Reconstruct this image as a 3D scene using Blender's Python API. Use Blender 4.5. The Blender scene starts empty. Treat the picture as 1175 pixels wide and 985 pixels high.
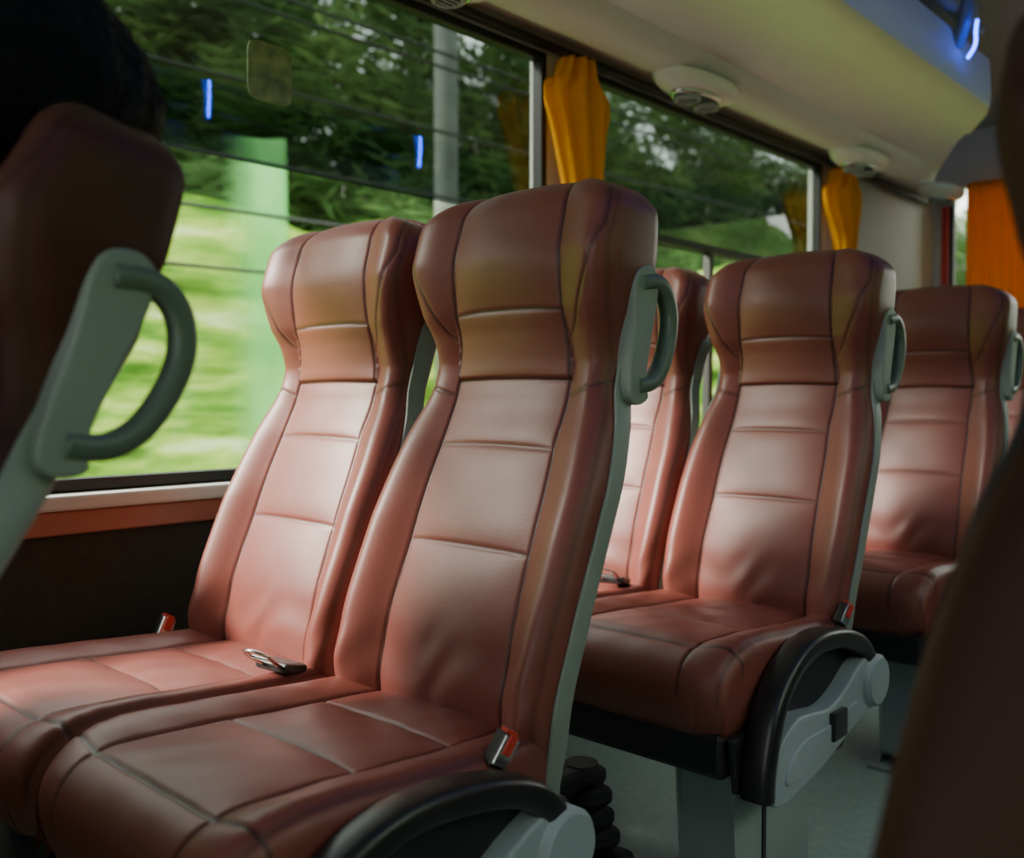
import bpy, bmesh, math, random
import numpy as np
from mathutils import Vector, Matrix, noise
random.seed(4); rng=np.random.default_rng(4)
S=bpy.context.scene
COL=S.collection
YW=1.74; YR=-0.76      # inner wall planes
XF=-3.0; XB=5.07
# ------------------------------------------------------------ materials
def nmat(name):
    m=bpy.data.materials.new(name); m.use_nodes=True
    nt=m.node_tree; nt.nodes.clear()
    o=nt.nodes.new('ShaderNodeOutputMaterial')
    return m,nt,o
def N(nt,t,**k):
    n=nt.nodes.new(t)
    for a,b in k.items(): setattr(n,a,b)
    return n
def pmat(name,c1,c2=None,rough=.5,scale=6,bump=0,bscale=200,metal=0,spec=.5,coat=0,rvar=.1,emit=None,es=0):
    m,nt,o=nmat(name); L=nt.links.new
    p=N(nt,'ShaderNodeBsdfPrincipled'); L(p.outputs[0],o.inputs[0])
    tc=N(nt,'ShaderNodeTexCoord')
    no=N(nt,'ShaderNodeTexNoise'); no.inputs['Scale'].default_value=scale; no.inputs['Detail'].default_value=5
    L(tc.outputs['Object'],no.inputs['Vector'])
    r=N(nt,'ShaderNodeValToRGB'); L(no.outputs['Fac'],r.inputs[0])
    c2=c2 or tuple(x*.8 for x in c1)
    r.color_ramp.elements[0].position=.3; r.color_ramp.elements[1].position=.7
    r.color_ramp.elements[0].color=(*c2,1); r.color_ramp.elements[1].color=(*c1,1)
    L(r.outputs[0],p.inputs['Base Color'])
    mr=N(nt,'ShaderNodeMapRange'); L(no.outputs['Fac'],mr.inputs[0])
    mr.inputs[3].default_value=max(0.02,rough-rvar/2); mr.inputs[4].default_value=rough+rvar/2
    L(mr.outputs[0],p.inputs['Roughness'])
    p.inputs['Metallic'].default_value=metal
    p.inputs['Specular IOR Level'].default_value=spec
    p.inputs['Coat Weight'].default_value=coat
    if emit:
        p.inputs['Emission Color'].default_value=(*emit,1); p.inputs['Emission Strength'].default_value=es
    if bump:
        n2=N(nt,'ShaderNodeTexNoise'); n2.inputs['Scale'].default_value=bscale; L(tc.outputs['Object'],n2.inputs['Vector'])
        b=N(nt,'ShaderNodeBump'); b.inputs['Strength'].default_value=bump; b.inputs['Distance'].default_value=.002
        L(n2.outputs['Fac'],b.inputs['Height']); L(b.outputs[0],p.inputs['Normal'])
    return m
def leather(name,ca,cb,rough=(.40,.48),spec=.45):
    m,nt,o=nmat(name); L=nt.links.new
    p=N(nt,'ShaderNodeBsdfPrincipled'); L(p.outputs[0],o.inputs[0])
    tc=N(nt,'ShaderNodeTexCoord')
    no=N(nt,'ShaderNodeTexNoise'); no.inputs['Scale'].default_value=3; no.inputs['Detail'].default_value=5
    L(tc.outputs['Object'],no.inputs['Vector'])
    r=N(nt,'ShaderNodeValToRGB'); L(no.outputs['Fac'],r.inputs[0])
    r.color_ramp.elements[0].position=.35; r.color_ramp.elements[1].position=.7
    r.color_ramp.elements[0].color=(*ca,1); r.color_ramp.elements[1].color=(*cb,1)
    at=N(nt,'ShaderNodeAttribute'); at.attribute_name='seam'
    mx=N(nt,'ShaderNodeMix',data_type='RGBA'); L(at.outputs['Fac'],mx.inputs[0]); L(r.outputs[0],mx.inputs[6]); mx.inputs[7].default_value=(.03,.008,.006,1)
    L(mx.outputs[2],p.inputs['Base Color'])
    mr=N(nt,'ShaderNodeMapRange'); L(no.outputs['Fac'],mr.inputs[0]); mr.inputs[3].default_value=rough[0]; mr.inputs[4].default_value=rough[1]
    L(mr.outputs[0],p.inputs['Roughness'])
    p.inputs['Specular IOR Level'].default_value=spec
    n2=N(nt,'ShaderNodeTexVoronoi'); n2.inputs['Scale'].default_value=330; L(tc.outputs['Object'],n2.inputs['Vector'])
    n3=N(nt,'ShaderNodeTexNoise'); n3.inputs['Scale'].default_value=8; n3.inputs['Detail'].default_value=2; n3.inputs['Distortion'].default_value=.6; L(tc.outputs['Object'],n3.inputs['Vector'])
    b=N(nt,'ShaderNodeBump'); b.inputs['Strength'].default_value=.10; b.inputs['Distance'].default_value=.001; L(n2.outputs['Distance'],b.inputs['Height'])
    b2=N(nt,'ShaderNodeBump'); b2.inputs['Strength'].default_value=.12; b2.inputs['Distance'].default_value=.006; L(n3.outputs['Fac'],b2.inputs['Height']); L(b.outputs[0],b2.inputs['Normal'])
    L(b2.outputs[0],p.inputs['Normal'])
    return m
def glassmat(name,tint,refl=1.0):
    m,nt,o=nmat(name); L=nt.links.new
    t=N(nt,'ShaderNodeBsdfTransparent'); t.inputs[0].default_value=(*tint,1)
    g=N(nt,'ShaderNodeBsdfGlossy'); g.inputs['Roughness'].default_value=.0; g.inputs[0].default_value=(refl,refl,refl,1)
    f=N(nt,'ShaderNodeFresnel'); f.inputs[0].default_value=1.55
    mx=N(nt,'ShaderNodeMixShader'); L(f.outputs[0],mx.inputs[0]); L(t.outputs[0],mx.inputs[1]); L(g.outputs[0],mx.inputs[2]); L(mx.outputs[0],o.inputs[0])
    return m
M={}
M['leather']=leather('maroon_brown_leather',(.185,.046,.035),(.225,.062,.047))
M['shadeleather']=leather('shaded_brown_leather',(.065,.016,.012),(.08,.022,.017),(.48,.58),.3)  # same seat leather, darkened so the colour carries the shade
M['deepshadeleather']=leather('deep_shaded_maroon_leather',(.035,.010,.008),(.045,.014,.010),(.55,.65),.25)  # seat leather darkened further, shade painted into its colour
M['shell']=pmat('grey_seat_plastic',(.26,.29,.26),(.21,.24,.215),rough=.5,bump=.2,bscale=500)
M['handle']=pmat('handle_plastic',(.12,.15,.12),(.09,.12,.095),rough=.4)
M['black']=pmat('black_plastic',(.015,.015,.015),(.01,.01,.01),rough=.36)
M['mblack']=pmat('matt_black_rubber',(.010,.010,.010),(.006,.006,.006),rough=.7,spec=.2)
M['frame']=pmat('black_frame_steel',(.02,.02,.02),(.012,.012,.012),rough=.5)
M['armgrey']=pmat('armrest_grey_plastic',(.33,.38,.40),(.28,.33,.35),rough=.45,bump=.15,bscale=400)
M['metal']=pmat('buckle_steel',(.7,.7,.7),(.6,.6,.6),rough=.22,metal=1)
M['redbtn']=pmat('red_button',(.7,.05,.03),(.55,.03,.02),rough=.35)
M['leg']=pmat('leg_grey_paint',(.30,.36,.33),(.25,.30,.28),rough=.5)
M['cream']=pmat('cream_panel',(.62,.61,.535),(.575,.565,.50),rough=.5,scale=3)
M['cream2']=pmat('cream_pod_plastic',(.74,.73,.67),(.68,.67,.61),rough=.35)
M['greyp']=pmat('grey_rack_plastic',(.30,.32,.31),(.25,.27,.26),rough=.45)
M['bracket']=pmat('bracket_plastic',(.16,.19,.25),(.13,.16,.21),rough=.35)
M['dwall']=pmat('dark_wall_carpet',(.045,.042,.036),(.03,.028,.024),rough=.8,scale=60,bump=.4,bscale=300)
M['floor']=pmat('floor_vinyl',(.33,.44,.39),(.26,.35,.31),rough=.55,scale=40,bump=.2,bscale=120)
M['sill']=pmat('sill_paint',(.66,.66,.62),(.6,.6,.56),rough=.4)
M['band']=pmat('red_brown_trim',(.42,.15,.10),(.36,.12,.08),rough=.4)
M['rubber']=pmat('black_window_rubber',(.012,.012,.012),(.008,.008,.008),rough=.5)
def cloth():
    m,nt,o=nmat('mustard_curtain_cloth'); L=nt.links.new
    tc=N(nt,'ShaderNodeTexCoord'); no=N(nt,'ShaderNodeTexNoise'); no.inputs['Scale'].default_value=25; L(tc.outputs['Object'],no.inputs['Vector'])
    r=N(nt,'ShaderNodeValToRGB'); L(no.outputs['Fac'],r.inputs[0]); r.color_ramp.elements[0].color=(.90,.38,.015,1); r.color_ramp.elements[1].color=(1.0,.52,.03,1)
    d=N(nt,'ShaderNodeBsdfDiffuse'); t=N(nt,'ShaderNodeBsdfTranslucent'); mx=N(nt,'ShaderNodeMixShader'); mx.inputs[0].default_value=.38
    L(r.outputs[0],d.inputs[0]); L(r.outputs[0],t.inputs[0]); L(d.outputs[0],mx.inputs[1]); L(t.outputs[0],mx.inputs[2]); L(mx.outputs[0],o.inputs[0])
    return m
M['orange']=cloth()
M['redstrip']=pmat('red_strip',(.6,.05,.04),(.5,.03,.03),rough=.4)
M['led']=pmat('blue_led',(.02,.05,.6),(.02,.05,.6),emit=(.01,.07,1),es=90)
M['led2']=pmat('blue_led_dim',(.02,.05,.6),(.02,.05,.6),emit=(.01,.07,1),es=12)
M['hair']=pmat('black_hair',(.006,.005,.004),(.003,.002,.002),rough=.6,scale=40,bump=.6,bscale=150,spec=.2)
M['skin']=pmat('skin',(.45,.26,.17),(.40,.22,.14),rough=.5)
M['shirt']=pmat('dark_shirt',(.03,.03,.035),(.02,.02,.025),rough=.8)
M['trouser']=pmat('dark_trousers',(.02,.022,.03),(.015,.016,.02),rough=.8)
M['glass']=glassmat('clear_window_glass',(.95,.96,.94))
M['tint']=glassmat('tinted_window_glass',(.19,.215,.21))
M['rtint']=glassmat('light_cutting_window_glass',(.70,.72,.70))  # tint added to the right panes to dim daylight from that side
M['bark']=pmat('tree_bark',(.40,.36,.30),(.22,.2,.16),rough=.9,scale=8)
M['pale']=pmat('weathered_pole',(.17,.18,.17),(.12,.13,.12),rough=.9)
M['cable']=pmat('cable_black',(.01,.01,.01),(.01,.01,.01),rough=.6)
M['asphalt']=pmat('asphalt',(.12,.12,.12),(.09,.09,.09),rough=.9)
M['decal']=pmat('window_notice',(.28,.34,.13),(.09,.12,.06),rough=.5,scale=30)
# ------------------------------------------------------------ mesh helpers
def obj(name,data,parent=None,loc=(0,0,0),rot=(0,0,0)):
    o=bpy.data.objects.new(name,data); COL.objects.link(o)
    o.location=loc; o.rotation_euler=rot
    if parent: o.parent=parent
    return o
def mk(name,verts,faces,mat,smooth=True,attr=None):
    me=bpy.data.meshes.new(name)
    me.from_pydata([tuple(map(float,v)) for v in verts],[],[tuple(int(i) for i in f) for f in faces]); me.update()
    me.materials.append(M[mat] if isinstance(mat,str) else mat)
    if smooth: me.polygons.foreach_set('use_smooth',[True]*len(me.polygons))
    if attr is not None:
        a=me.attributes.new('seam','FLOAT','POINT'); a.data.foreach_set('value',np.asarray(attr,dtype=np.float32))
    return me
def recalc(me):
    bm=bmesh.new(); bm.from_mesh(me); bmesh.ops.recalc_face_normals(bm,faces=bm.faces); bm.to_mesh(me); bm.free(); return me
def rbox(name,lo,hi,mat,bev=.004,seg=2):
    bm=bmesh.new(); bmesh.ops.create_cube(bm,size=1)
    for v in bm.verts:
        v.co=Vector([(lo[i]+hi[i])/2+v.co[i]*(hi[i]-lo[i]) for i in range(3)])
    if bev>0: bmesh.ops.bevel(bm,geom=bm.edges[:],offset=bev,segments=seg,profile=.5,affect='EDGES')
    me=bpy.data.meshes.new(name); bm.to_mesh(me); bm.free(); me.materials.append(M[mat])
    return me
def B(name,lo,hi,mat,bev=.004,parent=None):
    return obj(name,rbox(name,lo,hi,mat,bev),parent)
def join(name,meshes):
    bm=bmesh.new(); mats=[]
    for me in meshes:
        off=[]
        for mm in me.materials:
            if mm not in mats: mats.append(mm)
            off.append(mats.index(mm))
        n0=len(bm.faces)
        bm.from_mesh(me); bm.faces.ensure_lookup_table()
        for f in bm.faces[n0:]: f.material_index=off[min(f.material_index,len(off)-1)]
    out=bpy.data.meshes.new(name); bm.to_mesh(out); bm.free()
    for mm in mats: out.materials.append(mm)
    return out
def hermite(pts):
    pts=sorted(pts); xs=np.array([p[0] for p in pts],float); ys=np.array([p[1] for p in pts],float)
    d=np.zeros(len(xs)); s=np.diff(ys)/np.diff(xs)
    for i in range(1,len(xs)-1):
        d[i]=0 if s[i-1]*s[i]<=0 else 2*s[i-1]*s[i]/(s[i-1]+s[i])
    d[0]=s[0]; d[-1]=s[-1]
    def f(x):
        x=np.clip(x,xs[0],xs[-1]); i=np.clip(np.searchsorted(xs,x)-1,0,len(xs)-2)
        h=xs[i+1]-xs[i]; t=(x-xs[i])/h
        return (2*t**3-3*t**2+1)*ys[i]+(t**3-2*t**2+t)*h*d[i]+(-2*t**3+3*t**2)*ys[i+1]+(t**3-t**2)*h*d[i+1]
    return f
def smooth_path(pts,n=8):
    P=[Vector(p) for p in pts]; out=[]
    for i in range(len(P)-1):
        p0=P[max(i-1,0)];p1=P[i];p2=P[i+1];p3=P[min(i+2,len(P)-1)]
        for k in range(n):
            t=k/n
            out.append(.5*((2*p1)+(p2-p0)*t+(2*p0-5*p1+4*p2-p3)*t*t+(3*p1-p0-3*p2+p3)*t**3))
    out.append(P[-1]); return out
def sweep(name,path,ra,rb,mat,up=(0,1,0),n=16,power=2.0,taper=None):
    up=Vector(up); V=[];F=[]
    for i,p in enumerate(path):
        a=path[max(i-1,0)]; b=path[min(i+1,len(path)-1)]
        t=(b-a).normalized(); s=t.cross(up).normalized(); u2=s.cross(t).normalized()
        k=taper(i/(len(path)-1)) if taper else 1
        for j in range(n):
            th=2*math.pi*j/n; c,sn=math.cos(th),math.sin(th)
            c=math.copysign(abs(c)**(2/power),c); sn=math.copysign(abs(sn)**(2/power),sn)
            V.append(p+u2*c*ra*k+s*sn*rb*k)
    for i in range(len(path)-1):
        for j in range(n):
            F.append((i*n+j,i*n+(j+1)%n,(i+1)*n+(j+1)%n,(i+1)*n+j))
    F.append(tuple(range(n-1,-1,-1))); F.append(tuple((len(path)-1)*n+j for j in range(n)))
    return recalc(mk(name,V,F,mat))
def extrude_poly(name,pts,y0,y1,mat,bev=.004):
    bm=bmesh.new(); vs=[bm.verts.new((p[0],y0,p[1])) for p in pts]
    f=bm.faces.new(vs); r=bmesh.ops.extrude_face_region(bm,geom=[f])
    for v in r['geom']:
        if isinstance(v,bmesh.types.BMVert): v.co.y=y1
    bmesh.ops.recalc_face_normals(bm,faces=bm.faces)
    if bev>0:
        es=[e for e in bm.edges if abs(e.verts[0].co.y-e.verts[1].co.y)<1e-6]
        bmesh.ops.bevel(bm,geom=es,offset=bev,segments=3,profile=.5,affect='EDGES')
    me=bpy.data.meshes.new(name); bm.to_mesh(me); bm.free(); me.materials.append(M[mat]); return me
def closed_smooth(pts,n=5):
    P=[Vector((p[0],0,p[1])) for p in pts]; m=len(P); out=[]
    for i in range(m):
        p0,p1,p2,p3=P[i-1],P[i],P[(i+1)%m],P[(i+2)%m]
        for k in range(n):
            t=k/n; q=.5*((2*p1)+(p2-p0)*t+(2*p0-5*p1+4*p2-p3)*t*t+(3*p1-p0-3*p2+p3)*t**3); out.append((q.x,q.z))
    return out
def cyl(name,c,r,h,axis,mat,bev=.003,n=32):
    bm=bmesh.new(); bmesh.ops.create_cone(bm,cap_ends=True,segments=n,radius1=r,radius2=r,depth=h)
    if bev: bmesh.ops.bevel(bm,geom=[e for e in bm.edges if len(e.link_faces)==2 and any(len(f.verts)>4 for f in e.link_faces)],offset=bev,segments=3,affect='EDGES')
    R={'x':Matrix.Rotation(math.pi/2,4,'Y'),'y':Matrix.Rotation(math.pi/2,4,'X'),'z':Matrix.Identity(4)}[axis]
    bmesh.ops.transform(bm,matrix=Matrix.Translation(c)@R,verts=bm.verts)
    me=bpy.data.meshes.new(name); bm.to_mesh(me); bm.free(); me.materials.append(M[mat])
    me.polygons.foreach_set('use_smooth',[len(p.vertices)==4 for p in me.polygons]); return me
# ------------------------------------------------------------ seat meshes
OX=.9
xf=hermite([(.38,.895),(.47,.890),(.55,.906),(.67,.950),(.81,1.008),(.88,1.040),(.93,1.050),(.97,1.045),(1.01,1.032),(1.07,1.026),(1.13,1.040),(1.20,1.066)])
xr=hermite([(.38,.922),(.48,.928),(.58,.955),(.68,.997),(.8,1.053),(.95,1.112),(1.01,1.128),(1.07,1.146),(1.13,1.148),(1.20,1.136)])
wf=hermite([(.38,.188),(.46,.200),(.6,.208),(.74,.205),(.83,.193),(.905,.176),(.95,.176),(1.01,.188),(1.07,.199),(1.13,.200),(1.20,.192)])
sf=hermite([(.38,.62),(.5,.60),(.67,.57),(.81,.57),(.905,.63),(.96,.60),(1.05,.53),(1.20,.50)])
def pillow(a,p=4): return np.clip(1-np.abs(a)**p,0,1)
HZ=[.44,.671,.81,.907,1.006,1.21]
def make_back():
    ZT=1.185; R=.042
    zs=list(np.arange(.40,ZT-R,.0030)); rows=[(z,0.) for z in zs]
    for k in range(0,17):
        ph=(k/16)*math.pi/2; rows.append((ZT-R+R*math.sin(ph),1-math.cos(ph)))
    t=np.linspace(-1,1,171); ta=np.abs(t); phi=np.clip((ta-.80)/.20,0,1)*math.pi/2
    V=[];A=[]; nl=None
    for z,sh in rows:
        w=float(wf(z))-R*sh*1.0; fx=float(xf(z)); rx=float(xr(z)); s=float(sf(z))
        u=np.sign(t)*np.where(ta<.80,ta/.80*.82,.82+.18*np.sin(phi))
        au=np.abs(u)
        bo=np.interp(z,[.4,.5,.7,.85,.93,1.0,1.08,1.2],[.036,.040,.034,.018,.007,.014,.022,.020])
        T=.042
        e=T*(1-np.cos(phi))
        q=np.clip((au-s)/(1-s),0,1)
        F=bo*np.sin(np.clip(q*1.15,0,1)*math.pi/2)**1.3
        F+=np.where(au<s,.005*pillow(au/s,2.2),0)
        for k in range(5):
            z0,z1=HZ[k],HZ[k+1]
            if z0<=z<z1:
                am=(z-(z0+z1)/2)/((z1-z0)/2); amp=(.006,.004,.004,.004,.007)[k]
                F+=np.where(au<s,amp*pillow(np.array([am]),4)[0]*pillow(au/s,3),0)
        F+=np.where(au<s+.02,.007*np.clip((z-.903)/.006,0,1)*np.clip((1.02-z)/.10,0,1),0)
        F+=np.where((au>=s),.004*np.sin(np.clip(q*1.15,0,1)*math.pi),0)
        g=np.zeros_like(u)
        def G(d,sig=.0024): return np.exp(-(d/sig)**2)
        g=np.maximum(g,G((au-s)*w))
        for hz in HZ[1:5]:
            dz=z-hz+.004*(au/s)**2
            g=np.maximum(g,np.where(au<s+.01,(.6 if hz<.85 else .9)*G(dz+0*u),0))
        g=np.maximum(g,np.where(au>s,.8*G(z-(.880+q*.022)),0))
        if z>.965:
            uc=s+(1-s)*.86*np.sqrt(np.clip((z-.965)/.15,0,1)); g=np.maximum(g,.8*G((au-uc)*w))
        g=np.maximum(g,.45*G((au-.965)*w,.0022))
        wr=.0016*np.sin(60*(z-.45)+9*u+2*np.sin(7*u))*np.exp(-((z-.50)/.05)**2)
        wr+=.0008*np.sin(5*u+23*z)*np.sin(17*z)
        x=fx-F+e+.0030*g+wr
        rr=R*.8*sh
        x=np.minimum(x+rr+.012*sh,rx)
        y=w*u
        zz=np.full_like(u,z)+ (.008*(1-u**2) if z>1.0 else 0)*np.clip((z-1.0)/.15,0,1) - (.014*np.clip((au-.7)/.3,0,1)**2)*np.clip((z-1.08)/.08,0,1)
        rt=np.linspace(1,-1,31); ra=np.abs(rt); rp=np.clip((ra-.8)/.2,0,1)*math.pi/2
        ru=np.sign(rt)*np.where(ra<.8,ra/.8*.86,.86+.14*np.sin(rp))
        rxx=rx-rr-min(.03,(rx-fx)*.4)*(1-np.cos(rp)) ; rz=np.interp(ru,u,zz)
        ring=np.concatenate([np.stack([x,y,zz],1),np.stack([np.maximum(rxx,np.interp(ru,u,x)+.002),w*ru,rz],1)])
        V.append(ring); A.append(np.concatenate([g,np.zeros(len(rt))])); nl=len(ring)
    nr=len(V); V=np.concatenate(V); A=np.concatenate(A)
    F=[]
    for i in range(nr-1):
        for j in range(nl):
            F.append((i*nl+j,i*nl+(j+1)%nl,(i+1)*nl+(j+1)%nl,(i+1)*nl+j))
    base=(nr-1)*nl
    c=V[base:base+nl].mean(0); c[2]+=.003; V=np.vstack([V,c]); A=np.append(A,0); ci=len(V)-1
    for j in range(nl): F.append((base+j,base+(j+1)%nl,ci))
    V[:,0]-=OX; V[:,2]-=.42
    return recalc(mk('backrest',V,F,'leather',True,A))
def make_shell():
    V=[];rows=[.36+(1.03-.36)*k/59 for k in range(60)]
    n=0
    for z in rows:
        end=np.clip((z-.98)/.05,0,1); sh=1-math.sqrt(max(0,1-end**2))
        w=float(wf(min(z,1.2)))+.005-.02*sh; rx=float(xr(z))+.014-.02*sh; dep=np.interp(z,[.36,.5,.7,.85,1.0,1.05],[.046,.046,.044,.046,.056,.04])
        fx_=rx-dep*(1-.6*sh); pts=[(fx_,-w+.004),(fx_,-w+.001),(fx_+.003,-w)]
        for a in np.linspace(0,math.pi/2,6): pts.append((rx-.020+.020*math.sin(a),-w+.020*(1-math.cos(a))))
        for yy in np.linspace(-w+.05,w-.05,8): pts.append((rx+.006*(1-(yy/w)**2),yy))
        for a in np.linspace(math.pi/2,0,6): pts.append((rx-.020+.020*math.sin(a),w-.020*(1-math.cos(a))))
        pts+=[(fx_+.003,w),(fx_,w-.001),(fx_,w-.004)]
        pts+=[(rx-.016,w-.03),(rx-.016,-w+.03)]
        n=len(pts)
        for x,y in pts: V.append((x-OX,y,z-.42))
    F=[]
    for i in range(len(rows)-1):
        for j in range(n): F.append((i*n+j,i*n+(j+1)%n,(i+1)*n+(j+1)%n,(i+1)*n+j))
    F.append(tuple(range(n-1,-1,-1))); F.append(tuple((len(rows)-1)*n+j for j in range(n)))
    return recalc(mk('back_shell',V,F,'shell'))
def make_handle():
    y=-.192
    P=lambda a:[(p[0]-OX,y,p[1]-.42) for p in a]
    path=smooth_path(P([(1.095,1.036),(1.130,1.040),(1.155,1.026),(1.167,.995),(1.163,.960),(1.146,.922),(1.120,.900),(1.085,.894)]),7)
    h=sweep('h',path,.013,.0115,'handle',n=16,power=2.8)
    plate=closed_smooth([(1.085,1.054),(1.110,1.062),(1.130,1.048),(1.128,1.01),(1.112,.95),(1.102,.90),(1.108,.878),(1.085,.868),(1.066,.88),(1.066,.92),(1.074,.98),(1.076,1.03)],4)
    p=extrude_poly('p',[(a-OX,b-.42) for a,b in plate],-.172,-.200,'shell',.004)
    return join('grab_handle',[h,p])
def make_cushion():
    X0,X1=.425,.920; nx,ny=180,131
    t=np.linspace(-1,1,ny); ta=np.abs(t); ph=np.clip((ta-.86)/.14,0,1)*math.pi/2
    u=np.sign(t)*np.where(ta<.86,ta/.86*.86,.86+.14*np.sin(ph)); ez=.030*(1-np.cos(ph))
    r=np.linspace(0,1,nx); rp=np.clip((.12-r)/.12,0,1)*math.pi/2
    W=.209; RF=.05
    xx=np.where(r<.12,X0+RF*(1-np.sin(rp)),X0+RF+(r-.12)/.88*(X1-X0-RF)); ex=.055*(1-np.cos(rp))
    V=[];A=[]
    lat=[.478,.655,.80]
    seg=[.425,.478,.655,.80,.97]
    def G(d,s=.0026): return np.exp(-(d/s)**2)
    for i in range(nx):
        x=xx[i]; base=np.interp(x,[.42,.50,.6,.75,.9,.97],[.462,.474,.470,.458,.450,.448])
        s=.62; au=np.abs(u)
        g=G((au-s)*W)
        for l in lat[1:]: g=np.maximum(g,np.where(au<s+.01,.8*G(x-l+.006*(au/s)**2),0))
        g=np.maximum(g,G(x-lat[0]-.0*au,.003))
        g=np.maximum(g,.7*G((au-.945)*W,.0026))
        h=np.zeros_like(u)
        for k in range(4):
            a0,a1=seg[k],seg[k+1]
            if a0<=x<a1:
                am=(x-(a0+a1)/2)/((a1-a0)/2); h+=np.where(au<s,.010*pillow(np.array([am]),2.6)[0]*pillow(au/s,2.6),0) if k else 0
        q=np.clip((au-s)/(1-s),0,1)
        h+=np.where(au>=s,.014*np.sin(np.clip(q*1.1,0,1)*math.pi/2)*np.clip((x-.45)/.08,0,1)+.003*np.sin(q*math.pi),0)
        h+=.0008*np.sin(50*x+6*u)*np.sin(20*x*u+3)
        narrow=1-.07*np.clip((x-.80)/.12,0,1)
        z=base+h-ez-ex[i]-.0036*g
        px=x+.020*au**8*(1 if i<nx*.4 else 0)*(1-i/(nx*.4))
        y=W*u*(1-.03*np.clip((.5-x)/.08,0,1))*narrow
        V.append(np.stack([px,y,z],1)); A.append(g)
    G0=np.array(V); A=np.array(A)
    F=[]
    for i in range(nx-1):
        for j in range(ny-1): F.append((i*ny+j,i*ny+j+1,(i+1)*ny+j+1,(i+1)*ny+j))
    verts=list(G0.reshape(-1,3)); at=list(A.reshape(-1))
    loop=[(0,j) for j in range(ny)]+[(i,ny-1) for i in range(1,nx)]+[(nx-1,j) for j in range(ny-2,-1,-1)]+[(i,0) for i in range(nx-2,0,-1)]
    prev=[a*ny+b for a,b in loop]
    for lv in range(1,6):
        cur=[]
        for (a,b) in loop:
            p=G0[a,b].copy(); k=lv/5
            zb=.335
            p[2]=p[2]*(1-k)+zb*k; ins=.012*k*k
            p[1]-=np.sign(p[1])*ins if abs(p[1])>.15 else 0
            p[0]+=(ins*2 if a<5 else 0)
            cur.append(len(verts)); verts.append(p); at.append(0)
        m=len(loop)
        for k2 in range(m): F.append((prev[k2],prev[(k2+1)%m],cur[(k2+1)%m],cur[k2]))
        prev=cur
    F.append(tuple(prev))
    verts=np.array(verts); verts[:,0]-=OX
    return recalc(mk('cushion',verts,F,'leather',True,at))
def make_base():
    side=[(.455-OX,.34),(.47-OX,.25),(.60-OX,.22),(.86-OX,.22),(.91-OX,.26),(.915-OX,.36),(.90-OX,.35)]
    ms=[rbox('a',(.45-OX,-.195,.27),(.91-OX,.195,.345),'frame',.01),
        extrude_poly('s',side,-.212,-.200,'frame',.003),extrude_poly('s2',side,.200,.212,'frame',.003)]
    return join('seat_frame',ms)
def make_leg():
    ms=[extrude_poly('l',[(.50-OX,.27),(.52-OX,.03),(.50-OX,.0),(.80-OX,.0),(.78-OX,.03),(.76-OX,.27)],-.185,-.180,'leg',.001),
        extrude_poly('l2',[(.50-OX,.27),(.52-OX,.03),(.50-OX,.0),(.80-OX,.0),(.78-OX,.03),(.76-OX,.27)],-.080,-.075,'leg',.001),
        rbox('c',(.515-OX,-.184,.03),(.525-OX,-.076,.27),'leg',.002), rbox('c2',(.755-OX,-.184,.03),(.765-OX,-.076,.27),'leg',.002),
        rbox('gr',(.60-OX,-.188,.02),(.612-OX,-.184,.26),'frame',.001),
        rbox('f',(.48-OX,-.20,.0),(.82-OX,-.06,.008),'leg',.002)]
    for x in (.50,.80): ms.append(cyl('b',(x-OX,-.13,.012),.011,.012,'z','metal',.002,6))
    return join('pedestal_leg',ms)
def make_arm():
    P=lambda a,y:[(p[0]-OX,y,p[1]) for p in a]
    arch=sweep('arch',smooth_path(P([(.485,.245),(.492,.30),(.522,.380),(.580,.436),(.66,.460),(.76,.453),(.84,.428),(.882,.393)],-.238),8),.026,.018,'black',n=20,power=3.4)
    body=closed_smooth([(.925,.385),(.938,.350),(.925,.318),(.89,.300),(.82,.288),(.70,.253),(.60,.233),(.53,.225),(.500,.240),(.503,.285),(.535,.33),(.585,.353),(.64,.350),(.70,.343),(.76,.358),(.82,.388),(.87,.402)],4)
    b=extrude_poly('body',[(x-OX,z) for x,z in body],-.222,-.258,'armgrey',.005)
    inner=closed_smooth([(.80,.332),(.81,.317),(.79,.305),(.70,.281),(.60,.259),(.545,.255),(.54,.275),(.565,.300),(.61,.315),(.70,.316)],4)
    i=extrude_poly('inner',[(x-OX,z) for x,z in inner],-.255,-.262,'armgrey',.003)
    sq=rbox('latch',(.70-OX,-.268,.285),(.755-OX,-.255,.335),'black',.003)
    d=cyl('disc',(.890-OX,-.245,.352),.048,.052,'y','armgrey',.006,48)
    d2=cyl('disc2',(.888-OX,-.222,.354),.053,.03,'y','black',.004,48)
    fill=extrude_poly('fill',[(x-OX,z) for x,z in [(.495,.26),(.53,.36),(.59,.42),(.70,.44),(.80,.43),(.87,.39),(.85,.315),(.6,.245)]],-.214,-.226,'black',.003)
    return join('armrest',[arch,b,i,sq,d,d2,fill])
def make_buckle():
    ms=[rbox('st',(-.009,-.003,-.06),(.009,.003,.0),'black',.001),rbox('bk',(-.014,-.008,0),(.014,.008,.042),'black',.003),
        rbox('mm',(-.013,-.0105,.004),(.013,-.0075,.040),'metal',.001),
        rbox('rs',(-.007,-.0125,.018),(.007,-.010,.043),'redbtn',.001),rbox('rb',(-.010,-.006,.039),(.010,.006,.046),'redbtn',.001)]
    return join('belt_buckle',ms)
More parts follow.
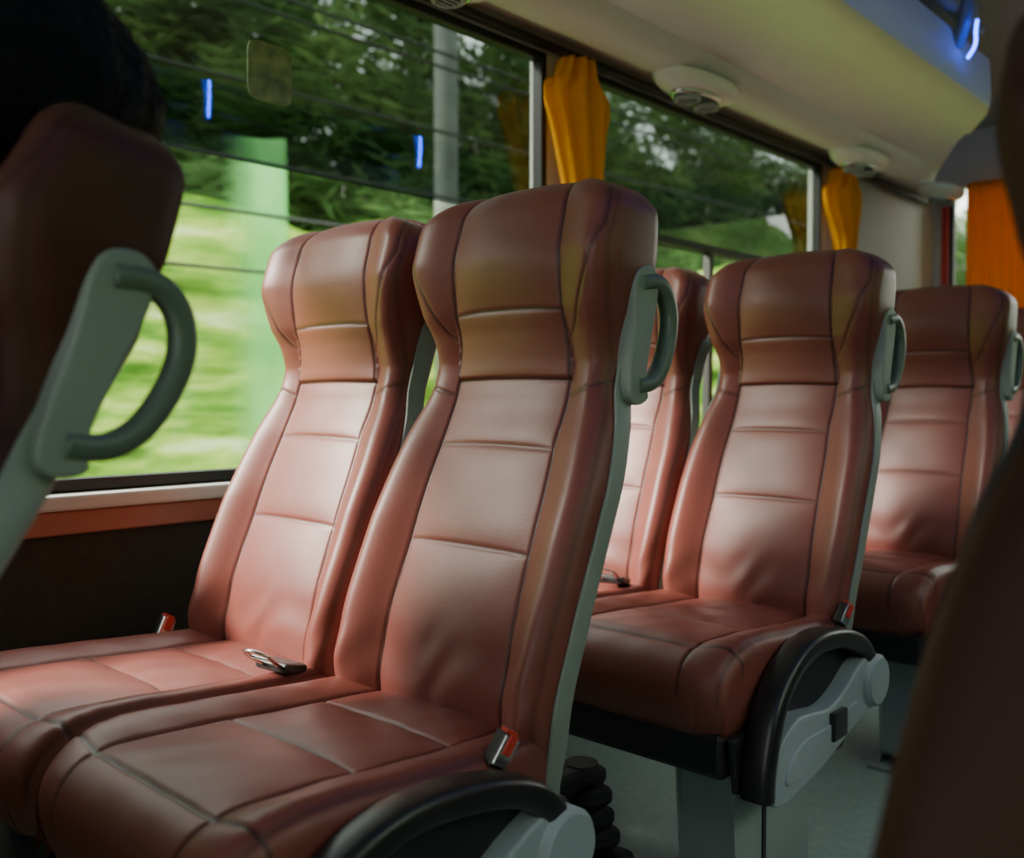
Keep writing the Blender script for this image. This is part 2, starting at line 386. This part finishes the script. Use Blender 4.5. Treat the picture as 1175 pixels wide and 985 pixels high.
def make_tongue():
    fr=sweep('fr',smooth_path([(-.02,-.014,.006),(-.045,-.019,.014),(-.062,-.016,.022),(-.068,0,.025),(-.062,.016,.022),(-.045,.019,.014),(-.02,.014,.006)],4),.0022,.005,'metal',up=(0,0,1),n=8)
    ms=[rbox('b',(-.026,-.026,0),(.022,.026,.014),'black',.005),fr,rbox('mid',(-.050,-.016,.014),(-.043,.016,.018),'metal',.001),
        rbox('strap',(.018,-.022,.0),(.12,.022,.002),'black',.0008)]
    return join('belt_tongue',ms)
ME=dict(back=make_back(),shell=make_shell(),handle=make_handle(),cushion=make_cushion(),base=make_base(),leg=make_leg(),arm=make_arm(),buckle=make_buckle(),tongue=make_tongue())
def alt(me,mat):
    m2=me.copy(); m2.materials[0]=M[mat]; return m2
def seat(X,Y,aisle=False,side=1,recline=0.,tongue=None,bside=None,dk=None,bx=-.09,armx=0,handle=True):
    e=bpy.data.objects.new('bus_seat',None); e.empty_display_size=.1; COL.objects.link(e); e.location=(X+OX,Y,0)
    r=(0,recline,0)
    obj('backrest',alt(ME['back'],dk) if dk else ME['back'],e,(0,0,.42),r); obj('back_shell',alt(ME['shell'],'frame') if dk=='deepshadeleather' else ME['shell'],e,(0,0,.42),r)  # shell goes black with the darkest leather, continuing its painted shade
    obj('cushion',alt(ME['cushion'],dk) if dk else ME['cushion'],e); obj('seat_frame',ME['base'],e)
    if aisle:
        for k,l,rr in (('handle',(0,0,.42),r),('arm',(armx,0,0),(0,0,0)),('leg',(0,0,0),(0,0,0))):
            if k=='handle' and not handle: continue
            o=obj({'handle':'grab_handle','arm':'armrest','leg':'pedestal_leg'}[k],ME[k],e,l,rr); o.scale.y=side
    b=bside if bside is not None else side
    obj('belt_buckle',ME['buckle'],e,(bx,-.202*b,.452),(math.radians(10*b),math.radians(30),0))
    if tongue: o=obj('belt_tongue',ME['tongue'],e,tongue[:3],tongue[3:6]); o.scale=(1.15,)*3
    return e
YA,YB=.96,1.385; PITCH=.87
seat(0,YA,True,armx=-.036,bx=-.11); seat(0,YB,tongue=(-.085,-.165,.468,.1,.25,.35),bside=-1)
for k in range(1,4):
    seat(PITCH*k,YA,True,bx=-.04); seat(PITCH*k,YB,tongue=(-.10,-.15,.474,0,.2,.3) if k==1 else None,bside=-1)
seat(-PITCH-.002,YA,True,recline=math.radians(12.8),dk='shadeleather'); seat(-PITCH,YB,recline=math.radians(4),bside=-1)  # aisle seat gets the leather copy with shade in its colour
seat(-2*PITCH,YA,True); seat(-2*PITCH,YB,bside=-1)
YC,YD=.0,-.42; XR=-.42
for k in (-2,0,1,2,3):
    if k==0: seat(XR-.060,YC-.012,True,side=-1,recline=math.radians(8),dk='deepshadeleather',handle=False); seat(XR,YD-.01,side=-1,dk='deepshadeleather')  # near right pair wears the leather with painted-in shade
    else: seat(XR+PITCH*k,YC,True,side=-1); seat(XR+PITCH*k,YD,side=-1)
# ------------------------------------------------------------ room shell
B('floor',(XF,YR-.05,-.06),(XB+.05,YW+.05,0),'floor',0)
SILL=.71; TOP=1.823; PIL=[(2.03,2.22),(3.76,5.12)]
def side_wall(tag,y,s,pil):
    e=bpy.data.objects.new('wall_'+tag,None); COL.objects.link(e)
    y0,y1=(y,y+s*.06)
    lo,hi=min(y0,y1),max(y0,y1)
    B('lower_panel',(XF,lo,0),(XB,hi,SILL),'dwall',0,e)
    B('header',(XF,lo,TOP),(XB,hi,2.25),'cream',0,e)
    for a,b in pil: B('pillar',(a,lo,SILL),(b,hi,TOP),'cream',.003,e)
    B('front_pillar',(XF,lo,SILL),(XF+.3,hi,TOP),'cream',0,e)
    ya,yb=sorted((y-s*.045,y))
    B('sill_ledge',(XF,ya,SILL-.03),(XB,yb,SILL-.002),'sill',.006,e)
    ya,yb=sorted((y-s*.022,y))
    B('sill_band',(XF,ya,SILL-.075),(XB,yb,SILL-.032),'band',.004,e)
    return e
side_wall('left',YW,1,PIL); side_wall('right',YR,-1,[(.3,.42),(3.0,3.12),(4.8,5.12)])
def frame(parent,x0,x1,z0,z1,y,s,t=.022):
    a,b=sorted((y-s*.004,y+s*.03))
    for n,lo,hi in (('rubber_bottom',(x0,a,z0),(x1,b,z0+t)),('rubber_top',(x0,a,z1-t),(x1,b,z1)),('rubber_a',(x0,a,z0+t),(x0+t,b,z1-t)),('rubber_b',(x1-t,a,z0+t),(x1,b,z1-t))):
        B(n,lo,hi,'rubber',.002,parent)
def pane(name,x0,x1,z0,z1,y,mat,parent,s):
    V=[(x0,y,z0),(x1,y,z0),(x1,y,z1),(x0,y,z1)]
    me=mk(name,V,[(0,1,2,3)] if s>0 else [(3,2,1,0)],mat,False)
    return obj(name,me,parent)
TZ=1.365
def window(n,x0,x1,y,s,tint=True,slider=None,low='glass'):
    e=bpy.data.objects.new('window_%d'%n,None); COL.objects.link(e)
    frame(e,x0,x1,SILL,TOP,y,s)
    gy=y+s*.02
    pane('glass_pane',x0,x1,SILL,TZ if tint else TOP,gy,low,e,s)
    if tint: pane('tinted_pane',x0,x1,TZ,TOP,gy,'tint',e,s)
    if slider:
        a,b=sorted((y+s*.002,y+s*.03))
        B('slider_rail',(x0,a,TZ+.01),(x1,b,TZ+.035),'rubber',.002,e)
        B('slider_post',(slider,a,SILL),(slider+.025,b,TZ+.01),'rubber',.002,e)
    return e
w1=window(1,XF+.3,2.03,YW,1); w2=window(2,2.22,3.76,YW,1,slider=2.90)
window(3,XF+.3,.3,YR,-1,True,low='rtint'); window(4,.42,3.0,YR,-1,False,low='rtint'); window(5,3.12,4.8,YR,-1,True,low='rtint')
st=extrude_poly('n',closed_smooth([(.01,.01),(.06,.004),(.105,.01),(.110,.065),(.105,.12),(.06,.126),(.01,.12),(.004,.065)],4),0,-.002,'decal',0)
obj('window_notice_sticker',st,None,(1.100,YW+.017,1.495))
B('ceiling',(XF,YR-.06,2.2),(XB+.05,YW+.06,2.26),'greyp',0)
B('wall_back',(XB,YR-.06,0),(XB+.06,YW+.06,1.15),'cream',0)
e=bpy.data.objects.new('trim_1',None); COL.objects.link(e)
B('rear_header',(XB,YR-.06,1.92),(XB+.06,YW+.06,2.2),'cream',0,e)
B('rear_side_a',(XB,1.66,1.15),(XB+.06,YW+.06,1.92),'cream',0,e)
B('rear_side_b',(XB,YR-.06,1.15),(XB+.06,-.6,1.92),'cream',0,e)
e=bpy.data.objects.new('window_6',None); COL.objects.link(e)
obj('glass_pane',mk('g',[(XB+.03,-.6,1.15),(XB+.03,1.66,1.15),(XB+.03,1.66,1.92),(XB+.03,-.6,1.92)],[(0,1,2,3)],'glass',False),e)
B('rubber',(XB-.004,1.645,1.15),(XB+.03,1.665,1.92),'rubber',.002,e)
B('emergency_strip',(XB-.024,1.668,1.3),(XB-.006,1.70,1.86),'redstrip',.004)
B('wall_front',(XF-.06,YR-.06,0),(XF,YW+.06,.9),'cream',0)
# luggage racks
def rack(tag,sgn,yw,xe0,xe1):
    def Y(v): return v if sgn>0 else (YW+YR)-v
    prof=[(1.735,1.865),(1.66,1.862),(1.61,1.845),(1.585,1.815),(1.56,1.790),(1.53,1.778),(1.50,1.775),(1.47,1.778),(1.44,1.790),(1.420,1.812),(1.41,1.828),(1.39,1.834),(1.30,1.836),(1.20,1.828),(1.14,1.820),(1.13,1.806),(1.10,1.800),(1.02,1.796),(.985,1.792),(.965,1.800),(.955,1.83),(.962,1.90),(.975,1.955),(.99,1.965),(1.005,1.955),(1.0,1.90),(1.0,1.86),(1.735,1.90)]
    xs=list(np.linspace(XF,3.0,12))
    V=[];F=[];n=len(prof)
    steps=xs+[None]*12
    for i,x in enumerate(steps):
        for (y,z) in prof:
            end=np.interp(y,[.95,1.0,1.2,1.5,1.74],[xe0,xe0+.12,xe0+.5,xe0+.9,xe1])
            xx=3.0+(end-3.0)*((i-len(xs)+1)/12) if x is None else x
            V.append((xx,Y(y),z))
    ns=len(steps)
    for i in range(ns-1):
        for j in range(n): F.append((i*n+j,i*n+(j+1)%n,(i+1)*n+(j+1)%n,(i+1)*n+j))
    F.append(tuple(range(n))); F.append(tuple((ns-1)*n+j for j in range(n)))
    me=recalc(mk('rack_body',V,F,'cream'))
    e=bpy.data.objects.new('luggage_rack',None); COL.objects.link(e)
    o=obj('rack_body',me,e); md=o.modifiers.new('es','EDGE_SPLIT'); md.split_angle=math.radians(32)
    ya,yb=sorted((Y(.955),Y(.985)))
    B('rack_rail',(XF,ya,1.995),(xe0-.05,yb,2.02),'greyp',.008,e)
    ya,yb=sorted((Y(1.05),Y(1.72)))
    B('rack_liner',(XF,ya,2.14),(xe0+.2,yb,2.19),'greyp',.01,e)
    for X in ([-1.3,-.2,.9,2.0,3.11] if sgn<0 else [-1.3,-.2,.9,2.0,2.98]):
        path=smooth_path([(X,Y(.97),1.90),(X,Y(.945),1.98),(X,Y(.94),2.07),(X,Y(.96),2.15),(X,Y(1.0),2.2)],6)
        obj('rack_bracket',sweep('br',path,.03,.014,'bracket',up=(1,0,0),n=14,power=3),e)
        if sgn<0: path=smooth_path([(X,Y(.925),1.98),(X,Y(.915),2.08),(X,Y(.92),2.16),(X,Y(.93),2.19)],5)
        else: path=smooth_path([(X-.02,Y(.930),1.86),(X+.004,Y(.918),1.90),(X-.012,Y(.912),1.935),(X+.008,Y(.915),1.97)],5)
        obj('led_strip',sweep('led',path,.005,.005,'led' if sgn<0 else 'led2',up=(1,0,0),n=8),e)
    return Y
YL=rack('left',1,YW,3.25,4.95)
rack('right',-1,YR,4.5,4.9)
def pod(X,Y,z):
    e=bpy.data.objects.new('reading_light_and_vent',None); COL.objects.link(e); e.location=(X,Y,z)
    V=[];F=[];nu,nv=40,12
    for i in range(nv+1):
        ph=i/nv*math.pi/2
        for j in range(nu):
            th=2*math.pi*j/nu; c,s=math.cos(th),math.sin(th)
            r=math.cos(ph)**.6 if i<nv else .0
            V.append((.19*abs(c)**.9*math.copysign(1,c)*max(r,.001),.078*abs(s)**.9*math.copysign(1,s)*max(r,.001),-.045*math.sin(ph)))
    for i in range(nv):
        for j in range(nu): F.append((i*nu+j,i*nu+(j+1)%nu,(i+1)*nu+(j+1)%nu,(i+1)*nu+j))
    obj('housing',recalc(mk('housing',V,F,'cream2')),e)
    plate=sweep('pl',[Vector((.105*math.cos(a),.046*math.sin(a),-.044)) for a in np.linspace(0,2*math.pi,41)],.008,.008,'metal',up=(0,0,1),n=8)
    obj('trim_ring',plate,e)
    obj('recess',extrude_poly('rc',[(.098*math.cos(a),.040*math.sin(a)) for a in np.linspace(0,2*math.pi,41)[:-1]],.0,.014,'frame',.001),e,(0,0,-.040),(math.radians(-90),0,0))
    for dx in (-.052,.052):
        ring=sweep('rg',[Vector((dx+.032*math.cos(a),.032*math.sin(a),-.056)) for a in np.linspace(0,2*math.pi,25)],.010,.007,'greyp',up=(0,0,1),n=8)
        obj('vent_ring',ring,e)
        obj('vent_core',cyl('vc',(dx,0,-.052),.029,.016,'z','black',.003,24),e)
        for k in range(-1,2): obj('vent_blade',rbox('vb',(dx-.022,k*.014-.002,-.066),(dx+.022,k*.014+.002,-.058),'greyp',.001),e)
for X in (.25,1.38,2.42,3.56): pod(X,1.50,1.783)
pod(4.45,1.50,1.80)
B('curtain_rail',(XF+.2,YW-.035,TOP+.002),(4.9,YW-.012,TOP+.022),'rubber',.004)
def curtain(X,Y,ztop=1.80,zb=.80,sc=1.,tie=1.32):
    d=tie-1.32
    wp=hermite([(.80,.085),(1.05+d*.5,.085),(1.25+d,.055),(1.32+d,.044),(1.40+d,.062),(1.52+d*.5,.088),(1.62,.110),(1.685,.130),(1.71,.122),(1.74,.080),(1.80,.052)])
    V=[];F=[];n=144;rows=90
    for i in range(rows):
        z=zb+(ztop-zb)*i/(rows-1); w=float(wp(z))*sc
        fl=np.clip((z-1.4)/.3,0,1)
        for j in range(n):
            th=2*math.pi*j/n; pl=1+(.22+.28*fl)*math.sin(9*th+1.5*math.sin(3*z))+.12*math.cos(4*th+z*3)
            V.append((X+w*math.cos(th)*(.85+.15*pl)+.02*math.sin(6*z),Y+.034*math.sin(th)*pl,z+.022*math.sin(9*th)*math.exp(-((z-1.69)/.035)**2)))
    for i in range(rows-1):
        for j in range(n): F.append((i*n+j,i*n+(j+1)%n,(i+1)*n+(j+1)%n,(i+1)*n+j))
    F.append(tuple(range(n))); F.append(tuple((rows-1)*n+j for j in range(n)))
    e=bpy.data.objects.new('tied_curtain',None); COL.objects.link(e)
    obj('cloth',recalc(mk('cloth',V,F,'orange')),e)
    obj('tie_band',sweep('tie',[Vector((X+.02*math.sin(6*tie)+.052*sc*math.cos(a),Y+.045*math.sin(a),tie)) for a in np.linspace(0,2*math.pi,33)],.012,.004,'orange',up=(0,0,1),n=8),e)
curtain(2.10,1.675); curtain(3.83,1.675,sc=1.15,tie=1.46)
V=[];F=[];n=120
for i in range(30):
    z=1.12+(1.93-1.12)*i/29
    for j in range(n):
        y=1.57-.50*j/(n-1); V.append((XB-.05+.018*math.sin(j*.62+.3*math.sin(z*5)),y,z))
for i in range(29):
    for j in range(n-1): F.append((i*n+j,i*n+j+1,(i+1)*n+j+1,(i+1)*n+j))
o=obj('rear_curtain',mk('rear_curtain',V,F,'orange'))
o.modifiers.new('so','SOLIDIFY').thickness=.003
e=bpy.data.objects.new('recline_mechanism',None); COL.objects.link(e)
for k in range(4):
    obj('rib',cyl('rib',(1.085+.010*k,.86,.330-.034*k),.036+.003*(k%2),.034,'z','mblack',.012,20),e)
obj('stay',rbox('cv',(.925,.84,.315),(1.09,.88,.345),'mblack',.008),e)
obj('foot',rbox('ft',(1.10,.82,.0),(1.17,.90,.20),'mblack',.012),e)
# ------------------------------------------------------------ passenger
def skin(name,verts,edges,mat,parent,lv=2):
    me=bpy.data.meshes.new(name); me.from_pydata([v[:3] for v in verts],edges,[]); me.materials.append(M[mat])
    o=obj(name,me,parent); sm=o.modifiers.new('sk','SKIN'); sm.use_smooth_shade=True
    for i,v in enumerate(verts):
        d=me.skin_vertices[0].data[i]; d.radius=(v[3],v[4] if len(v)>4 else v[3]); d.use_root=(i==0)
    o.modifiers.new('ss','SUBSURF').levels=lv; o.modifiers['ss'].render_levels=lv
    return o
P=bpy.data.objects.new('seated_passenger',None); COL.objects.link(P)
hx,hy,hz=.232,.955,1.160
skin('torso',[(-.14,.96,.57,.13,.15),(-.06,.96,.68,.11,.14),(.02,.96,.83,.11,.16),(.10,.96,.97,.10,.15),(.14,.96,1.03,.06,.06),(.18,.955,1.10,.05,.05),
   (.08,1.12,.95,.06),(-.02,1.17,.78,.045),(-.18,1.10,.66,.036),(.08,.80,.95,.06),(-.02,.76,.79,.045),(-.18,.84,.66,.036)],
  [(0,1),(1,2),(2,3),(3,4),(4,5),(3,6),(6,7),(7,8),(3,9),(9,10),(10,11)],'shirt',P)
skin('legs',[(-.14,.96,.58,.12,.14),(-.18,1.04,.57,.085),(-.55,1.06,.56,.062),(-.60,1.06,.30,.05),(-.58,1.06,.08,.038),(-.72,1.06,.045,.035),
   (-.18,.88,.57,.085),(-.55,.86,.56,.062),(-.60,.86,.30,.05),(-.58,.86,.08,.038),(-.72,.86,.045,.035)],
  [(0,1),(1,2),(2,3),(3,4),(4,5),(0,6),(6,7),(7,8),(8,9),(9,10)],'trouser',P)
for sy in (1,-1):
    wy=.96+sy*.135; h=(-.22,wy-sy*.01,.645)
    skin('palm',[(-.17,wy,.66,.028,.024),(h[0],h[1],h[2],.030,.018),(-.255,h[1],.64,.034,.015)],[(0,1),(1,2)],'skin',P,1)
    for k,(off,ln) in enumerate(((-.026,.060),(-.009,.070),(.009,.066),(.026,.050))):
        skin('finger',[(-.255,h[1]+off,.642,.009),(-.255-ln*.45,h[1]+off*1.1,.645,.0085),(-.255-ln*.8,h[1]+off*1.1,.635,.008),(-.255-ln,h[1]+off*1.1,.622,.007)],[(0,1),(1,2),(2,3)],'skin',P,1)
    skin('thumb',[(-.21,h[1]-sy*.026,.645,.010),(-.235,h[1]-sy*.045,.645,.009),(-.26,h[1]-sy*.050,.638,.008)],[(0,1),(1,2)],'skin',P,1)
def head_mesh():
    bm=bmesh.new(); bmesh.ops.create_icosphere(bm,subdivisions=5,radius=1)
    for v in bm.verts:
        x,y,z=v.co
        X=x*.098;Yy=y*.076;Z=z*.115
        if z<0: Yy*=1-.30*z*z; X=X*(1-.18*z*z) if x>0 else X*(1-.05*z*z)
        def g(cx,cy,cz,s): return math.exp(-((y*.076-cy)**2+(z*.115-cz)**2)/(2*s*s)) if x<0 else 0
        X-=.022*g(0,0,-.022,.009)+.014*g(0,0,-.004,.007)
        X+=.010*(g(0,.032,.004,.010)+g(0,-.032,.004,.010))
        X-=.006*g(0,.0,-.052,.012)+.008*g(0,0,-.090,.016)
        X-=.004*(g(0,.03,.022,.012)+g(0,-.03,.022,.012))
        v.co=(X,Yy,Z)
    me=bpy.data.meshes.new('head'); bm.to_mesh(me); bm.free(); me.materials.append(M['skin'])
    me.polygons.foreach_set('use_smooth',[True]*len(me.polygons)); return me
H=obj('head',head_mesh(),P,(hx,hy,hz),(0,math.radians(8),0))
for sy in (1,-1):
    obj('eye',cyl('eye',(-.083,sy*.032,.004),.011,.012,'x','cream2',.003,16),H)
    obj('pupil',cyl('pupil',(-.089,sy*.032,.004),.005,.006,'x','black',.001,12),H)
    er=sweep('ear',[Vector((.005+.016*math.cos(a),sy*(.078+.006*math.cos(a)),-.005+.028*math.sin(a))) for a in np.linspace(-1.4,4.2,16)],.006,.007,'skin',up=(0,1,0),n=8); obj('ear',er,H)
obj('mouth',sweep('mouth',[Vector((-.098+.006*abs(t)*abs(t),t*.024,-.054)) for t in np.linspace(-1,1,9)],.004,.004,'redstrip',up=(0,0,1),n=8),H)
bm=bmesh.new(); bmesh.ops.create_icosphere(bm,subdivisions=6,radius=1)
for v in bm.verts:
    d=v.co.copy(); x,y,z=d
    k=1+.05*noise.noise(Vector((x*2,y*14,z*3)))+.02*noise.noise(d*14)
    X=x*.135*k+.018;Yy=y*.102*k;Z=z*.130*k+.012
    if x<-.35:
        f=min(1,(-x-.35)/.3)
        if z<.55: X*=(1-.35*f)
    if x>0: X+=.030*x*(1-min(1,abs(z)))
    if z<0: Z*=1.05
    v.co=(X,Yy,Z)
me=bpy.data.meshes.new('hair'); bm.to_mesh(me); bm.free(); me.materials.append(M['hair']); me.polygons.foreach_set('use_smooth',[True]*len(me.polygons))
HR=obj('hair',me,P,(hx+.078,hy,hz-.005))
V=[];F=[]
for i in range(900):
    th=random.uniform(-1.9,1.9); ph=random.uniform(-.5,1.4)
    c=Vector((math.cos(ph)*math.cos(th),math.cos(ph)*math.sin(th),math.sin(ph)))
    p=Vector((c.x*.150+.018,c.y*.102,c.z*.130+.012)); dn=Vector((c.x*.4+random.uniform(-.3,.3),c.y*.3+random.uniform(-.3,.3),-1)).normalized()
    a=p*1.0; b=p+dn*.03+c*.002; cc=p+dn*.05+c*random.uniform(-.004,.003); s=c.cross(dn).normalized()*.0008
    k=len(V); V+=[a-s,a+s,b+s,b-s,cc+s*.3,cc-s*.3]; F+=[(k,k+1,k+2,k+3),(k+3,k+2,k+4,k+5)]
obj('hair_strands',mk('hs',V,F,'hair',False),HR)
# ------------------------------------------------------------ outside
def foliage_mat(name,streak,cols,tr=.35,detail=6,soft=None):
    m,nt,o=nmat(name); L=nt.links.new
    tc=N(nt,'ShaderNodeTexCoord'); mp=N(nt,'ShaderNodeMapping'); L(tc.outputs['Object'],mp.inputs[0]); mp.inputs['Scale'].default_value=streak
    no=N(nt,'ShaderNodeTexNoise'); no.inputs['Scale'].default_value=1; no.inputs['Detail'].default_value=detail; no.inputs['Roughness'].default_value=.62; L(mp.outputs[0],no.inputs['Vector'])
    r=N(nt,'ShaderNodeValToRGB'); L(no.outputs['Fac'],r.inputs[0]); el=r.color_ramp.elements
    while len(el)<len(cols): el.new(.5)
    for i,(p,c) in enumerate(cols): el[i].position=p; el[i].color=(*c,1)
    d=N(nt,'ShaderNodeBsdfDiffuse'); L(r.outputs[0],d.inputs[0]); 
    t=N(nt,'ShaderNodeBsdfTranslucent'); L(r.outputs[0],t.inputs[0])
    mx=N(nt,'ShaderNodeMixShader'); mx.inputs[0].default_value=tr; L(d.outputs[0],mx.inputs[1]); L(t.outputs[0],mx.inputs[2])
    last=mx
    if soft:
        x0,x1=soft; sx=N(nt,'ShaderNodeSeparateXYZ'); L(tc.outputs['Object'],sx.inputs[0])
        a=N(nt,'ShaderNodeMath',operation='SUBTRACT'); L(sx.outputs['X'],a.inputs[0]); a.inputs[1].default_value=(x0+x1)/2
        b=N(nt,'ShaderNodeMath',operation='ABSOLUTE'); L(a.outputs[0],b.inputs[0])
        c=N(nt,'ShaderNodeMapRange',interpolation_type='SMOOTHSTEP'); L(b.outputs[0],c.inputs[0]); c.inputs[1].default_value=(x1-x0)*.12; c.inputs[2].default_value=(x1-x0)*.5; c.inputs[3].default_value=.85; c.inputs[4].default_value=0
        tt=N(nt,'ShaderNodeBsdfTransparent'); m2=N(nt,'ShaderNodeMixShader'); L(c.outputs[0],m2.inputs[0]); L(tt.outputs[0],m2.inputs[1]); L(mx.outputs[0],m2.inputs[2]); last=m2
    L(last.outputs[0],o.inputs[0])
    return m
M['hedge']=foliage_mat('sunlit_foliage',(.32,1.0,3.0),[(.34,(.03,.09,.015)),(.44,(.11,.27,.035)),(.52,(.30,.50,.07)),(.59,(.58,.70,.16)),(.68,(.90,.93,.62))],.45)
M['leaf']=foliage_mat('leaf',(.5,1.2,1.2),[(.3,(.04,.08,.03)),(.5,(.08,.16,.05)),(.65,(.20,.30,.10)),(.75,(.4,.42,.18))],.4)
M['bush']=foliage_mat('pale_bush',(.9,1,.9),[(.3,(.16,.52,.16)),(.5,(.30,.74,.28)),(.7,(.55,.88,.45))],.4,3,soft=(4.00,4.64))
M['grass']=foliage_mat('grass',(.3,1.4,1),[(.3,(.18,.34,.05)),(.5,(.35,.55,.10)),(.7,(.55,.68,.2))],.1)
obj('grass_ground',mk('grass',[(-60,4,-1.1),(120,4,-1.1),(120,60,-.2),(-60,60,-.2)],[(0,1,2,3)],'grass',False))
obj('road',mk('road',[(-60,-12,-1.12),(120,-12,-1.12),(120,4,-1.1),(-60,4,-1.1)],[(0,1,2,3)],'asphalt',False))
def hedge(name,y,x0,x1,z0,z1,mat,amp,seed,lean=1.6,nx=160,nz=30,arch=0):
    V=[];F=[]
    for i in range(nx):
        for j in range(nz):
            x=x0+(x1-x0)*i/(nx-1); k=j/(nz-1); top=z1*(1+.25*noise.noise(Vector((x*.25,seed,0)))+.10*noise.noise(Vector((x*1.1,seed,3))))
            q=abs(2*i/(nx-1)-1)
            z=z0+(top-z0)*k; yy=y+lean*k*k+amp*noise.noise(Vector((x*.8,z*.8,seed)))+amp*.4*noise.noise(Vector((x*2.5,z*2.5,seed)))+arch*q**3
            V.append((x,yy,z))
    for i in range(nx-1):
        for j in range(nz-1): a=i*nz+j; F.append((a,a+nz,a+nz+1,a+1))
    return obj(name,mk(name,V,F,mat))
hedge('light_blocking_hedge',7.5,-12,110,-1.1,3.0,'hedge',.7,1.3,lean=1.0,nx=420)
hedge('light_blocking_hedge',18,-12,130,-1.1,6.5,'leaf',1.2,9.3,lean=2.0,nx=300)
hedge('light_blocking_hedge',-9,-25,90,-1.1,6.2,'leaf',.6,4.3,lean=-1.0,nx=300)  # unseen hedge, added to hold back light through the right windows
hedge('columnar_shrub',6.5,4.00,4.64,-1.1,2.7,'bush',.10,7.7,lean=.1,nx=30,arch=.25)
def canopy(seed,n=6500):
    r=np.random.default_rng(seed); V=[];F=[]
    cl=[(r.normal(0,1.0),r.normal(0,.5),r.normal(0,.95),r.uniform(.28,.62)) for _ in range(34)]
    for i in range(n):
        c=cl[r.integers(len(cl))]; d=r.normal(size=3); d/=np.linalg.norm(d); rad=c[3]*r.uniform(.5,1.05)
        p=np.array(c[:3])+d*rad; a=r.normal(size=3)*np.array([6,1,1]); a/=np.linalg.norm(a); b=np.cross(a,d+.3*r.normal(size=3)); b/=np.linalg.norm(b)+1e-6
        s=r.uniform(.03,.065); k=len(V)
        V+=[p-a*s*2.8,p+b*s*.45,p+a*s*2.8,p-b*s*.45]; F.append((k,k+1,k+2,k+3))
    return mk('canopy',V,F,'leaf',False)
CAN=[canopy(s) for s in (1,2,3)]
def tree(X,Y,zc,s,k,r=.16,mat='bark'):
    e=bpy.data.objects.new('roadside_tree',None); COL.objects.link(e)
    path=smooth_path([(X,Y,-1.1),(X+.08,Y,zc*.3),(X-.05,Y,zc*.7),(X+.05,Y,zc+1)],6)
    obj('trunk',sweep('trunk',path,r,r,mat,up=(0,1,0),n=14,taper=lambda t:1.15-.6*t),e)
    for a in range(4):
        an=a*1.6+k; path=smooth_path([(X,Y,zc*.55+.3*a),(X+.5*math.cos(an),Y+.4*math.sin(an),zc*.75+.3*a),(X+1.1*math.cos(an),Y+.8*math.sin(an),zc+.4*a)],5)
        obj('branch',sweep('branch',path,r*.35,r*.35,mat,up=(0,1,.1),n=8,taper=lambda t:1-.7*t),e)
    for q in range(2):
        o=obj('canopy',CAN[(k+q)%3],e,(X+(.6 if q else -.4),Y+.3*q,zc+.2+.9*q),(0,0,.3*math.sin(k*1.7+q))); o.scale=(s,s,s)
tp=[(-1.0,11.6,3.8),(1.6,12.0,4.2),(4.3,11.4,3.8),(7.0,12.0,4.2),(9.6,11.5,3.9),(12.2,11.4,3.8),(14.9,12,4.2),(17.4,11.5,3.8),(20.4,12,4.2),(23.6,11.6,4.0),(27.5,12,4.2),(32,11.8,4.2),(37,12,4.2),(43,11.8,4.2),(50,12,4.2)]
for k,(x,y,z) in enumerate(tp): tree(x,y,z,1.3+.12*(k%3),k,.2+.05*(k%2))
e=bpy.data.objects.new('utility_pole',None); COL.objects.link(e)
obj('mast',sweep('mast',[Vector((5.60,5.9,-1.1)),Vector((5.60,5.9,3)),Vector((5.60,5.9,7.5))],.10,.10,'pale',n=20),e)
obj('crossarm',rbox('ca',(5.52,5.3,5.6),(5.68,6.5,5.75),'pale',.02),e)
for z in (1.62,1.95,2.25,2.7,3.15,3.25):
    pts=[Vector((x,4.8+.06*(z-2),z-.12*math.sin((x+20)/8))) for x in np.linspace(-20,40,60)]
    obj('power_cable',sweep('cable',pts,.011,.011,'cable',n=6))
# ------------------------------------------------------------ light
w=bpy.data.worlds.new('world'); S.world=w; w.use_nodes=True; nt=w.node_tree; nt.nodes.clear()
o=N(nt,'ShaderNodeOutputWorld'); bg=N(nt,'ShaderNodeBackground'); nt.links.new(bg.outputs[0],o.inputs[0])
tc=N(nt,'ShaderNodeTexCoord'); sx=N(nt,'ShaderNodeSeparateXYZ'); nt.links.new(tc.outputs['Generated'],sx.inputs[0])
cr=N(nt,'ShaderNodeValToRGB'); nt.links.new(sx.outputs['Z'],cr.inputs[0])
cr.color_ramp.elements[0].position=0; cr.color_ramp.elements[0].color=(.97,.99,.90,1); cr.color_ramp.elements[1].position=.8; cr.color_ramp.elements[1].color=(.86,.95,.90,1)
nt.links.new(cr.outputs[0],bg.inputs[0]); bg.inputs[1].default_value=4.6
sl=bpy.data.lights.new('sun','SUN'); sl.energy=12; sl.angle=math.radians(10); sl.color=(1,.93,.82)
so=obj('sun',sl); d=Vector((.60,-.50,-.52)); so.rotation_euler=d.to_track_quat('-Z','Y').to_euler()
# ------------------------------------------------------------ camera
cd=bpy.data.cameras.new('camera'); cam=obj('camera',cd); S.camera=cam
cd.sensor_width=36; cd.lens=36*1100/1175; cd.clip_start=.02
cam.location=(0,0,.88); cam.rotation_euler=(math.radians(90-1.95),0,math.radians(42.6-90))
cd.dof.use_dof=True; cd.dof.focus_distance=1.45; cd.dof.aperture_fstop=3.2
S.view_settings.view_transform='AgX'; S.view_settings.look='AgX - Base Contrast'; S.view_settings.exposure=0.3
